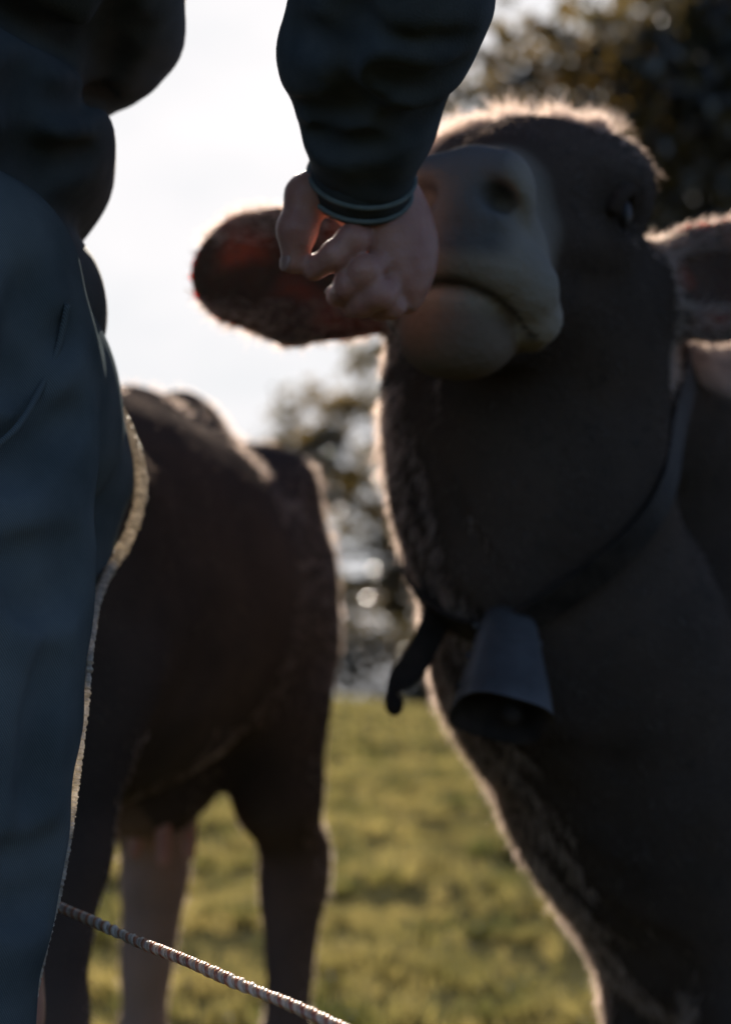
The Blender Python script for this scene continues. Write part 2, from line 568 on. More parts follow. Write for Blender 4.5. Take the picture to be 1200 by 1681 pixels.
def build_dew():
    m = bpy.data.materials.new('dew'); m.use_nodes = True
    t = m.node_tree; t.nodes.clear()
    o = t.nodes.new('ShaderNodeOutputMaterial'); g = t.nodes.new('ShaderNodeBsdfGlossy')
    g.inputs['Roughness'].default_value = .12; g.inputs['Color'].default_value = (.5, .52, .56, 1)
    t.links.new(g.outputs[0], o.inputs[0])
    n = 800
    yy = np.sqrt(rng.uniform(2.6 ** 2, 11 ** 2, n)); xx = rng.uniform(-1, 1, n) * (yy * .4 + .3)
    zz = ground_z(xx, yy) + rng.uniform(.03, .075, n)
    rr = rng.uniform(.0020, .0058, n)
    th, ph = np.meshgrid(np.linspace(0, np.pi, 6), np.linspace(0, 2 * np.pi, 8, endpoint=False), indexing='ij')
    sp = np.stack([np.sin(th) * np.cos(ph), np.sin(th) * np.sin(ph), np.cos(th)], -1).reshape(-1, 3)
    q = [(i * 8 + a, (i + 1) * 8 + a, (i + 1) * 8 + (a + 1) % 8, i * 8 + (a + 1) % 8) for i in range(5) for a in range(8)]
    V = (np.stack([xx, yy, zz], 1)[:, None] + sp[None] * rr[:, None, None]).reshape(-1, 3)
    F = (np.arange(n)[:, None, None] * len(sp) + np.array(q)[None]).reshape(-1, 4)
    tag(mesh_np('dew_drops', V, F, m), 'tiny dew drops glinting on the pasture grass', 'dew', kind='stuff')
build_dew()

# ------------------------------------------------------------------ trees
def build_tree(name, label, loc, trunk_h, crown_c, crown_r, n_clump, per, leaf, lmat, seed, low=0.0, cr=.75, group=None, hollow=.35):
    r = np.random.default_rng(seed)
    loc = np.array((loc[0], loc[1], float(ground_z(loc[0], loc[1])) - .1))
    t = thing(name, loc, label, 'tree' if 'tree' in name else 'bush', group)
    cc = np.array(crown_c, float); cr_ = np.array(crown_r, float)
    Vb, Fb, nb = [], [], 0
    def limb(pts, r0, r1, sides=7):
        nonlocal nb
        sp = spline(pts, 12)
        v, f = tube(sp, np.linspace(r0, r1, 12), sides)
        Vb.append(v); Fb.append(f + nb); nb += len(v)
    top = np.array((loc[0] + r.normal() * .2, loc[1], trunk_h))
    tr = .10 + .022 * crown_r[2] * 2
    vt, ft = tube(spline([loc, loc * .5 + top * .5 + r.normal(size=3) * .08, top, cc + np.array((0, 0, cr_[2] * .5))], 24), np.linspace(tr, tr * .25, 24), 12)
    mesh_np('trunk', vt, ft, M['bark'], t, base=loc)
    ctr = []
    for i in range(n_clump):
        d = r.normal(size=3); d /= np.linalg.norm(d)
        rad = r.uniform(hollow, 1.0) ** .6
        c = cc + d * cr_ * rad * (1 + .12 * math.sin(3 * math.atan2(d[2], d[0]) + seed))
        if c[2] < low:
            continue
        ctr.append(c)
        if i % 3 == 0:
            st = top * (1 - .5 * r.uniform()) + cc * 0
            st = top + (cc - top) * r.uniform(0, .7)
            limb([st, st * .5 + c * .5 + r.normal(size=3) * .12, c], tr * .22, .008, 5)
    mesh_np('limbs', np.vstack(Vb), np.vstack(Fb), M['bark'], t, base=loc)
    ctr = np.array(ctr)
    n = len(ctr) * per
    c = np.repeat(ctr, per, 0)
    sc = np.repeat(r.uniform(.6, 1.25, len(ctr)), per)[:, None]
    off = r.normal(size=(n, 3)) * np.array((cr, cr, cr * .6)) * .5 * sc
    p = c + off
    a = r.normal(size=(n, 3)); a[:, 2] -= .5
    a /= np.linalg.norm(a, axis=1)[:, None]
    b = np.cross(a, r.normal(size=(n, 3))); b /= np.linalg.norm(b, axis=1)[:, None]
    nn = np.cross(a, b)
    s = leaf * r.uniform(.6, 1.3, n)[:, None]
    V = np.stack([p - a * s * .6, p + b * s * .38 - nn * s * .1, p + a * s * .6, p - b * s * .38 - nn * s * .1], 1).reshape(-1, 3)
    q = np.arange(n) * 4
    F = np.vstack([np.stack([q, q + 1, q + 2], 1), np.stack([q, q + 2, q + 3], 1)])
    tag(mesh_np('crown', V, F, lmat, t, smooth=False, base=loc), kind='stuff')
    return t

build_tree('broadleaf_tree', 'dark dense tree filling the sky behind the nearer cow\'s head', (8.6, 20.6), 4.0, (8.3, 20.0, 7.8), (7.05, 3.4, 5.4),
           540, 110, .21, M['leaf'], 5, low=2.4, cr=1.25)
build_tree('broadleaf_tree', 'sparse pale tree seen between the two cows with bright sky gaps', (2.6, 60.0), 4.6, (1.9, 60.0, 8.6), (8.2, 4.0, 7.4),
           330, 34, .42, M['leaf_pale'], 9, low=.2, cr=1.0)
build_tree('low_bush', 'low ragged bush just past the meadow crest under the pale tree', (1.5, 46), 1.0, (1.5, 46, 1.6), (4.5, 1.4, 1.7),
           60, 34, .28, M['leaf_pale'], 21, low=-1, cr=1.1)

# ------------------------------------------------------------------ cows
def frame(f, up=(0, 0, 1)):
    f = np.array(f, float); f /= np.linalg.norm(f)
    r = np.cross(f, up); r /= np.linalg.norm(r)          # the animal's own right when looking along f
    u = np.cross(r, f)
    return f, r, u

def head(so, O, f, s=1.0, up=(0, 0, 1), ear_l=None, ear_r=None):
    """cow head: blended solids in head axes (forward, side, up)"""
    F_, R_, U_ = frame(f, up)
    rot = np.array((F_, R_, U_))
    def W_(a, b, c):
        return O + s * (a * F_ + b * R_ + c * U_)
    def e(c, r, k=.03, sub=False):
        so.ell(W_(*c), np.array(r) * s, rot, k * s, sub)
    e((-.03, 0, .015), (.135, .108, .10), .03)
    e((-.10, 0, .055), (.075, .085, .055), .05)
    for q in (-1, 1):
        e((-.05, q * .055, .066), (.075, .055, .042), .04)
    so.cone(W_(.02, 0, .022), W_(.175, 0, -.008), .088 * s, .050 * s, .05 * s)
    for q in (-1, 1):
        so.cone(W_(-.07, q * .060, -.075), W_(.16, q * .020, -.085), .062 * s, .032 * s, .05 * s)
        e((.005, q * .092, .045), (.050, .030, .036), .035)           # brow ridge
        e((-.06, q * .075, -.07), (.085, .04, .085), .05)             # cheek
    # muzzle: square nose pad, upper lip hanging at the sides, loose chin below
    e((.222, 0, -.018), (.050, .058, .060), .022)
    e((.245, 0, -.030), (.032, .052, .044), .018)
    for q in (-1, 1):
        e((.236, q * .037, -.006), (.034, .027, .036), .016)          # nostril wing
        lip = [W_(.250, q * .012, -.070), W_(.236, q * .042, -.078), W_(.212, q * .060, -.094), W_(.182, q * .064, -.120), W_(.160, q * .058, -.134)]
        so.chain(lip, [.026 * s, .027 * s, .025 * s, .022 * s, .014 * s], .016 * s)
        e((.190, q * .046, -.070), (.050, .024, .044), .02)
    so.cone(W_(.05, 0, -.105), W_(.16, 0, -.125), .052 * s, .040 * s, .03 * s)
    e((.196, .011, -.144), (.056, .057, .038), .010)
    e((.214, .011, -.132), (.042, .050, .032), .007)
    e((.222, .010, -.112), (.036, .047, .018), .006)
    for q in (-1, 1):
        so.cone(W_(.02, q * .098, -.018), W_(.13, q * .048, -.030), .022 * s, .018 * s, .03 * s)      # facial crest
    e((-.06, .080, .076), (.065, .055, .052), .04)
    e((-.05, -.072, .064), (.060, .048, .044), .035)
    for q in (-1, 1):
        so.cone(W_(.285, q * .034, -.014), W_(.246, q * .038, -.018), .0150 * s, .0120 * s, .014 * s, True)   # nostril, comma shaped
        so.cone(W_(.268, q * .046, -.020), W_(.240, q * .064, -.040), .0110 * s, .0060 * s, .012 * s, True)
        e((.022, q * .125, .018), (.026, .020, .022), .015, True)     # eye hollow
    return W_, rot

def ear(so, base, tip, facing, width, s=1.0):
    """leaf shaped ear, cupped on the side it faces"""
    base, tip = np.array(base, float), np.array(tip, float)
    a = tip - base; ln = np.linalg.norm(a); a /= ln
    n = np.array(facing, float); n -= a * n.dot(a); n /= np.linalg.norm(n)
    b = np.cross(n, a)
    rot = np.array((a, b, n))
    mid = base + a * ln * .56
    so.cone(base - a * .03, base + a * ln * .22, .036, .045, .04)
    so.ell(mid, (ln * .46, width * .5, .013), rot, .02)
    so.ell(mid - n * .004 + a * ln * .16, (ln * .36, width * .46, .012), rot, .02)
    so.ell(mid + n * .030 - a * .01, (ln * .40, width * .38, .031), rot, .008, True)

def leg(so, pts, rs, k=.05):
    so.chain(pts, rs, k)

def coat_strands(name, V, F, n, mat_, parent, base, length, lift=.45, flow=None, rad=.00045, seed=1, curl=.25, mask=None, uneven=.22):
    r = np.random.default_rng(seed)
    nrm, ar = face_normals(V, F)
    cen = V[F].mean(1)
    w = ar.copy()
    if mask is not None:
        w = w * np.maximum(mask(cen, nrm), 0)
    idx = r.choice(len(F), n, p=w / w.sum())
    uv = r.uniform(size=(n, 2))
    q = V[F[idx]]
    p = (q[:, 0] * (1 - uv[:, :1]) + q[:, 1] * uv[:, :1]) * (1 - uv[:, 1:]) + (q[:, 3] * (1 - uv[:, :1]) + q[:, 2] * uv[:, :1]) * uv[:, 1:]
    nn = nrm[idx]
    fl = flow(p, nn) if flow is not None else np.tile((0, 0, -1.0), (n, 1))
    fl = fl + r.normal(size=(n, 3)) * curl + wob(p, 18, seed)[:, None] * curl * np.roll(fl, 1, 1)
    fl -= nn * (fl * nn).sum(1)[:, None]
    fl /= np.linalg.norm(fl, axis=1)[:, None] + 1e-9
    lf = lift(p) if callable(lift) else np.full(n, lift)
    lf = np.clip(lf + r.normal(size=n) * .12, .08, .98)[:, None]
    d = nn * lf + fl * np.sqrt(1 - lf ** 2)
    ln = (length(p) if callable(length) else np.full(n, length)) * r.uniform(.55, 1.2, n)
    ln = (ln * np.clip(.78 + uneven * wob(p, 34, seed + 50) + uneven * wob(p, 90, seed + 51), .25, 1.6))[:, None]
    p0 = p - nn * .002
    p1 = p0 + d * ln * .5
    d2 = d + fl * .5 + r.normal(size=(n, 3)) * curl * .6
    d2 /= np.linalg.norm(d2, axis=1)[:, None]
    p2 = p1 + d2 * ln * .5
    pts = np.stack([p0, p1, p2], 1).reshape(-1, 3) - np.asarray(base)
    cu = bpy.data.hair_curves.new(name)
    cu.add_curves([3] * n)
    cu.position_data.foreach_set('vector', pts.astype(np.float32).ravel())
    ra = cu.attributes.get('radius') or cu.attributes.new('radius', 'FLOAT', 'POINT')
    ra.data.foreach_set('value', np.tile(np.array((rad, rad * .8, rad * .25), np.float32), n))
    cu.materials.append(mat_)
    o = bpy.data.objects.new(name, cu)
    return link(o, parent)

def hooves(parent, feet, base):
    for (x, y), f in feet:
        f = np.array((f[0], f[1], 0.0)); f /= np.linalg.norm(f)
        r = np.array((f[1], -f[0], 0))
        for q in (-1, 1):
            so = Solid()
            c = np.array((x, y, float(ground_z(x, y)))) + r * q * .024
            so.cone(c + np.array((0, 0, .07)) - f * .012, c + np.array((0, 0, .02)) + f * .02, .026, .032, .02)
            so.ell(c + f * .022 + np.array((0, 0, .022)), (.05, .026, .024), np.array((f, r, (0, 0, 1))), .02)
            v, fc = so.skin(.008)
            v[:, 2] = np.maximum(v[:, 2], c[2] - .004)
            mesh_np('hoof', v, fc, M['hoof'], parent, base=base)


# ---- nearer cow -------------------------------------------------------------
def near_cow():
    base = A3(.50, 2.05, 0)
    t = thing('cow', base, 'brown cow at right lifting its muzzle to the hand, wearing collar and bell', 'cow', 'cows in the pasture')
    so = Solid()
    h = A3(-.55, -.835, 0)
    rt = A3(-.835, .55, 0)
    up = A3(0, 0, 1)
    rot = np.array((h, rt, up))
    c0 = A3(.53, 2.10, 0)
    # trunk
    so.ell(c0 + up * .80 - h * .02, (.30, .235, .33), rot, .05)
    so.ell(c0 - h * .50 + up * .80, (.52, .29, .33), rot, .12)
    so.ell(c0 - h * 1.02 + up * .90, (.30, .235, .27), rot, .12)
    so.cone(c0 - h * .02 + up * 1.12, c0 - h * 1.1 + up * 1.13, .07, .07, .12)
    so.ell(c0 - h * .02 + up * 1.10, (.20, .09, .14), rot, .10)
    for q in (-1, 1):
        so.ell(c0 + rt * q * .17 + up * .78 - h * .02, (.16, .08, .27), rot, .08)
        so.ball(c0 - h * .95 + rt * q * .22 + up * 1.06, .055, .10)
    # neck, throat and brisket
    so.chain([A3(.190, 1.64, 1.13), A3(.195, 1.69, .98), A3(.265, 1.79, .80), A3(.375, 1.90, .62), A3(.44, 1.97, .48)],
             [.150, .150, .172, .178, .160], .08)
    so.ell(A3(.140, 1.68, 1.10), (.110, .10, .14), None, .06)
    so.chain([A3(.24, 1.72, 1.15), A3(.38, 1.93, 1.10), A3(.53, 2.10, 1.10)], [.11, .13, .15], .10)
    so.chain([A3(.135, 1.585, 1.02), A3(.150, 1.61, .88), A3(.215, 1.69, .74), A3(.30, 1.78, .60)], [.045, .05, .05, .05], .06)   # dewlap
    # legs
    so.ell(A3(.50, 1.98, .42), (.12, .12, .14), None, .08)
    fore = (A3(.400, 2.02, 0), A3(.475, 1.86, 0))
    for q, b in ((1, fore[0]), (-1, fore[1])):
        leg(so, [b + up * .68, b + up * .50 + h * .01, b + up * .34 + h * .01, b + up * .29 + h * .01, b + up * .14, b + up * .05 + h * .02],
            [.14, .098, .064, .058, .040, .044])
        b = c0 - h * 1.08 + rt * q * .15
        leg(so, [b + up * .88, b + up * .66 + h * .08, b + up * .47 - h * .06, b + up * .42 - h * .05, b + up * .14, b + up * .05 + h * .03],
            [.17, .11, .055, .052, .035, .042])
    # head
    O = A3(.176, 1.515, 1.246)
    f = A3(-.335, -.935, -.118)
    HW, hrot = head(so, O, f, 1.0, up=(.13, 0, 1))
    # the ear at the left of the picture is held out and forward, the other one back
    eL0, eL1 = HW(-.10, .10, -.035), P(358, 447, 1.62)
    eR0, eR1 = HW(-.11, -.10, -.045), P(1320, 440, 1.70)
    ear(so, eL0, eL1, (-.25, -1, -.15), .158)
    ear(so, eR0, eR1, (.1, -1, -.1), .150)
    V, F = so.skin(.0054, lambda p: .0012 * wob(p, 45, 2) + .003 * wob(p, 14, 5) + .0035 * wob(p * A3(1.3, 1.3, .35), 34, 61) * (p[:, 1] > 1.55), 1)
    # coat pattern: grey brown, dark nose pad, pale ring round the muzzle, dusky lower legs
    hd = (V - O) @ hrot.T
    col = np.tile(A3(.068, .054, .046, 1), (len(V), 1))
    col[:, :3] *= (1 + .18 * wob(V, 7, 8))[:, None]
    ring = np.clip((hd[:, 0] - .130 + .012 * wob(V, 40, 77)) / .055, 0, 1) * (np.abs(hd[:, 1]) < .13) * (hd[:, 2] > -.24)
    pale = A3(.30, .285, .255, 1)
    col = col * (1 - ring[:, None] * .85) + pale * ring[:, None] * .85
    pad = np.clip((hd[:, 0] - .222) / .02, 0, 1) * np.clip((hd[:, 2] + .078) / .014, 0, 1) * np.clip((.060 - np.abs(hd[:, 1])) / .022, 0, 1) * (hd[:, 0] < .4)
    padc = A3(.115, .122, .135, 1)
    col = col * (1 - pad[:, None]) + padc * pad[:, None]
    chin = np.clip((-.112 - hd[:, 2]) / .015, 0, 1) * (np.abs(hd[:, 1] - .011) < .060) * ring
    col = col * (1 - chin[:, None] * .8) + A3(.140, .110, .090, 1) * chin[:, None] * .8
    ra_ = np.abs(hd[:, 1] - .006)      # dark lip margins, with the mouth crease's shade painted in
    um = np.interp(ra_, [0, .015, .042, .060, .068], [-.095, -.096, -.105, -.119, -.136])
    w_ = (np.clip(1 - np.abs(hd[:, 2] - um) / .0075, 0, 1) * (hd[:, 0] > .16) * (hd[:, 0] < .4) * (ra_ < .075))[:, None] * .85
    col = col * (1 - w_) + A3(.018, .015, .014, 1) * w_
    for q in (-1, 1):      # dark skin round the eyes, brow above painted lighter as if catching light
        de = np.linalg.norm((hd - A3(.026, q * .105, .016)) / A3(.055, .05, .040), axis=1)
        w_ = np.clip(1.25 - de, 0, 1)[:, None] * .75
        col = col * (1 - w_) + A3(.012, .010, .009, 1) * w_
        db = np.linalg.norm((hd - A3(.015, q * .09, .075)) / A3(.06, .05, .025), axis=1)
        w_ = np.clip(1.2 - db, 0, 1)[:, None] * .5
        col = col * (1 - w_) + A3(.12, .10, .085, 1) * w_
    # bare skin inside the ear, red patches painted for backlight glow; the ear is thin enough for light to come through
    thin = np.zeros(len(V))
    for e0, e1 in ((eL0, eL1), (eR0, eR1)):
        ax = e1 - e0; l2 = np.linalg.norm(ax); ax /= l2
        tt = (V - e0) @ ax / l2
        dd = np.linalg.norm(V - e0 - np.outer(tt * l2, ax), axis=1)
        inn = np.clip((tt - .2) / .15, 0, 1) * np.clip((1.05 - tt) / .1, 0, 1) * np.clip((.075 - dd) / .02, 0, 1) * (vert_normals(V, F)[:, 1] < -.2)
        col = col * (1 - inn[:, None] * .8) + (A3(.10, .065, .052, 1) + np.clip(wob(V, 55, 88), 0, 1)[:, None] * A3(.34, .05, .02, 0)) * inn[:, None] * .8
        thin = np.maximum(thin, np.clip((tt - .2) / .15, 0, 1) * (tt < 1.2) * (dd < .13))
    col[:, 3] = thin
    body = mesh_np('body', V, F, M['coat'], t, base=base, col=col)
    for q in (-1, 1):
        c = HW(.024, q * .094, .016)
        v, fc = Solid().ball(c, .026).skin(.004)
        ey = mesh_np('eye', v, fc, M['eye'], t, base=base)
    # lids
    for q in (-1, 1):
        arc = [HW(.026 + .031 * math.cos(a), q * (.108 + .008 * math.sin(a)), .018 + .023 * math.sin(a)) for a in np.linspace(-.3, math.pi + .3, 9)]
        v, fc = tube(spline(arc, 18), .0085, 8)
        mesh_np('eyelid', v, fc, M['coat'], t, base=base, col=np.tile(A3(.05, .04, .035, 0), (len(v), 1)))
    # hair
    F_, R_, U_ = hrot
    def length(p):
        g = (p - O) @ hrot.T
        L_ = np.full(len(p), .016)
        L_[(g[:, 0] > .12) & (g[:, 0] < .5) & (np.abs(g[:, 1]) < .2)] = .004
        L_[(p[:, 2] > 1.1) & (p[:, 1] > 1.8)] = .032
        return L_
    def flow(p, n):
        fl = np.tile(-h * .8 + A3(0, 0, -.7), (len(p), 1))
        g = (p - O) @ hrot.T
        on = (g[:, 0] > -.15) & (np.abs(g[:, 2]) < .25)
        fl[on] = -F_ * .9 + A3(0, 0, -.2)
        return fl
    def mask(c, n):
        g = (c - O) @ hrot.T
        m = np.where(c[:, 1] < 2.5, 1.0, .25)
        pad_ = (g[:, 0] > .12) & (np.abs(g[:, 1]) < .2) & (np.abs(g[:, 2]) < .3) & ((g[:, 0] > .165) | (g[:, 2] < -.06))
        m[pad_] = 0
        m *= np.where(n[:, 1] > .5, .45, 1)
        return m
    coat_strands('coat', V, F, 95000, M['hair_dark'], t, base, length, .30, flow, .0006, 3, .3, mask)
    # fringe paled to carry the sun's rim light: longer soft hair on throat, brisket, nape and withers
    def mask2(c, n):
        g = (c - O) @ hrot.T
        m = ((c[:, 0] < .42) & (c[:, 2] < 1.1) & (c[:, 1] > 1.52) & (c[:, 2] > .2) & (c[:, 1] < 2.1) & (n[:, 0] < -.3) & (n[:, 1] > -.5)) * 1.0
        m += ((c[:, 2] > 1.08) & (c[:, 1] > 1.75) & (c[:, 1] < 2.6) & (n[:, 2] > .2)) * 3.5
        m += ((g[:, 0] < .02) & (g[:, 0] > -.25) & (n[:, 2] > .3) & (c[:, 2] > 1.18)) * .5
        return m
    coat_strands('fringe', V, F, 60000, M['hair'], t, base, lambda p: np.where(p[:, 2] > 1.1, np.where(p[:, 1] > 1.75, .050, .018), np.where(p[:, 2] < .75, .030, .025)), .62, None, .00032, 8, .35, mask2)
    # poll tuft
    def mask3(c, n):
        g = (c - O) @ hrot.T
        return ((g[:, 0] < -.02) & (g[:, 0] > -.19) & (g[:, 1] < .14) & (g[:, 1] > -.075) & (g[:, 2] > .05)) * 1.0
    coat_strands('poll_tuft', V, F, 22000, M['hair'], t, base, .034, .80, lambda p, n: np.tile(R_ * .6 + F_ * .3, (len(p), 1)), .00034, 12, .8, mask3, .55)
    # ear hair fringe
    def maske(c, n):
        m = np.zeros(len(c))
        for e0, e1 in ((eL0, eL1), (eR0, eR1)):
            ax = e1 - e0; l2 = np.linalg.norm(ax); ax /= l2
            tt = (c - e0) @ ax / l2
            dd = np.linalg.norm(c - e0 - np.outer(tt * l2, ax), axis=1)
            m += (tt > .1) * (tt < 1.1) * (dd > .035) * (dd < .12)
        return m
    def flowe(p, n):
        out = np.zeros_like(p)
        for e0, e1 in ((eL0, eL1), (eR0, eR1)):
            near = np.linalg.norm(p - (e0 + e1) / 2, axis=1) < .2
            ax = (e1 - e0) / np.linalg.norm(e1 - e0)
            out[near] = ax
        return out
    coat_strands('ear_hair', V, F, 9000, M['hair'], t, base, .022, .55, flowe, .0004, 14, .5, maske)
    hooves(t, [((b_ + h * .02)[:2], h) for b_ in fore] + [((c0 - h * 1.05 + rt * q * .15)[:2], h) for q in (1, -1)], base)
    # tail
    tl = [c0 - h * 1.30 + up * 1.10, c0 - h * 1.38 + up * .95, c0 - h * 1.38 + up * .6, c0 - h * 1.36 + up * .38]
    v, fc = tube(spline(tl, 20), np.linspace(.035, .018, 20), 10)
    mesh_np('tail', v, fc, M['coat'], t, base=base, col=np.tile(A3(.09, .07, .055, 0), (len(v), 1)))
    return so, O, hrot

cowA, headO, headR = near_cow()

# ---- farther cow ------------------------------------------------------------
def far_cow():
    base = A3(-.40, 2.1, 0)
    t = thing('cow', base, 'dark brown cow at left standing half hidden behind the person in jeans', 'cow', 'cows in the pasture')
    so = Solid()
    h = A3(-.30, -.954, 0)
    lf = A3(.954, -.30, 0)            # its left, towards the right of the picture
    up = A3(0, 0, 1)
    rot = np.array((h, lf, up))
    hip = A3(-.285, 2.50, 0)
    def at(a, b, c):
        return hip + h * a + lf * b + up * c
    so.ell(at(.42, 0, .885), (.47, .262, .300), rot, .05)
    so.ell(at(.76, 0, .85), (.26, .225, .285), rot, .10)
    so.ell(at(.02, 0, .95), (.27, .185, .225), rot, .10)
    so.ell(at(.22, 0, .925), (.32, .235, .262), rot, .08)
    so.ell(at(.02, .10, .93), (.14, .12, .22), rot, .08)
    so.chain([at(.95, 0, 1.04), at(.62, 0, 1.10), at(.30, 0, 1.165), at(.10, 0, 1.205), at(-.22, 0, 1.15)], [.06, .05, .045, .045, .05], .10)
    for q in (-1, 1):
        so.ball(at(.06, q * .170, 1.105), .046, .075)                 # hook bone
        so.ball(at(-.20, q * .08, 1.02), .05, .08)
        so.ell(at(.74, q * .16, .86), (.14, .07, .22), rot, .08)
    # hind legs
    for q in (1, -1):
        b = lambda a, c: at(a, .15 if q > 0 else -.115, c)
        so.ell(b(-.01, .82), (.17, .065, .24), rot, .09)
        leg(so, [b(.03, .72), b(.02, .58), b(-.07, .475), b(-.06, .42), b(-.03, .16), b(0, .05)], [.082, .066, .056, .052, .036, .042], .06)
        so.ball(b(-.115, .49), .022, .04)
    # fore legs
    for q in (1, -1):
        b = lambda a, c: at(a, q * .135 + .018, c)
        leg(so, [b(.76, .75), b(.77, .56), b(.79, .37), b(.79, .32), b(.775, .14), b(.79, .05)], [.095, .064, .050, .048, .033, .042], .06)
    # neck and head, turned away beyond the left edge
    so.chain([at(.85, 0, .98), A3(-.72, 1.50, 1.00), A3(-.93, 1.42, 1.06)], [.20, .155, .12], .12)
    so.chain([at(.95, 0, .78), A3(-.70, 1.50, .88)], [.16, .11], .10)
    O = A3(-1.07, 1.38, 1.04)
    HW, hrot = head(so, O, A3(-.85, -.25, -.50), .95)
    ear(so, HW(-.10, .10, 0), HW(-.15, .30, .0), -hrot[0] * -1, .13)
    ear(so, HW(-.10, -.10, 0), HW(-.15, -.30, .0), -hrot[0] * -1, .13)
    # udder
    so.ell(at(.16, -.02, .615), (.13, .10, .10), rot, .06)
    V, F = so.skin(.0075, lambda p: .0018 * wob(p, 40, 2) + .004 * wob(p, 13, 6), 2)
    col = np.tile(A3(.055, .047, .044, 1), (len(V), 1))
    col[:, :3] *= (1 + .2 * wob(V, 6, 9))[:, None]
    ll = np.clip((.60 - V[:, 2]) / .12, 0, 1) * ((V - hip) @ lf < .02) * ((V - hip) @ h < .35)   # pale inner hind leg and bare udder skin
    col = col * (1 - ll[:, None]) + A3(.29, .21, .17, 1) * ll[:, None]
    lg = np.clip((.62 - V[:, 2]) / .25, 0, 1)[:, None] * (1 - ll[:, None]) * .6
    col = col * (1 - lg) + A3(.16, .115, .098, 1) * lg
    hd = (V - O) @ hrot.T
    ring = np.clip((hd[:, 0] - .165) / .03, 0, 1) * (np.abs(hd[:, 1]) < .13) * (np.abs(hd[:, 2]) < .24)
    col = col * (1 - ring[:, None] * .8) + A3(.3, .27, .23, 1) * ring[:, None] * .8
    col[:, 3] = 0
    mesh_np('body', V, F, M['coat'], t, base=base, col=col)
    for q in (-1, 1):
        v, fc = Solid().ball(HW(.019, q * .097, .019), .020).skin(.004)
        mesh_np('eye', v, fc, M['eye'], t, base=base)
    coat_strands('coat', V, F, 60000, M['hair_dark'], t, base, lambda p: np.where(p[:, 2] > 1.05, .011, .013), .22,
                 lambda p, n: np.tile(-h * .7 + A3(0, 0, -.7), (len(p), 1)), .0005, 23, .3)
    def mask2(c, n):  # pale strands put in for sun rim on back, legs and rump
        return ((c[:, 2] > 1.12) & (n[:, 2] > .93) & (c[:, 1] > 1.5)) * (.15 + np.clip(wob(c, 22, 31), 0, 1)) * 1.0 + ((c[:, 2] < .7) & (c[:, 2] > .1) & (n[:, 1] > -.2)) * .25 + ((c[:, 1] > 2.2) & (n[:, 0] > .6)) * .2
    coat_strands('fringe', V, F, 11000, M['hair'], t, base, lambda p: np.where(p[:, 2] > 1.0, .030, .016), .55,
                 lambda p, n: np.tile(h * .5 + A3(0, 0, -.5), (len(p), 1)), .00045, 25, .5, mask2)
    tl = [at(-.26, 0, 1.08), at(-.33, 0, .95), at(-.33, .01, .6), at(-.31, .0, .42)]
    v, fc = tube(spline(tl, 20), np.linspace(.032, .016, 20), 10)
    mesh_np('tail', v, fc, M['coat'], t, base=base, col=np.tile(A3(.07, .05, .04, 0), (len(v), 1)))
    for q in (1, -1):
        for a in (.10, .20):
            v, fc = Solid().cone(at(a, q * .045 - .02, .56), at(a + .005, q * .05 - .02, .485), .016, .010, .01).skin(.004)
            mesh_np('teat', v, fc, M['skin'], t, base=base)
    hooves(t, [(at(a, q * .15, 0)[:2], h) for a in (.01, .80) for q in (1, -1)], base)
far_cow()

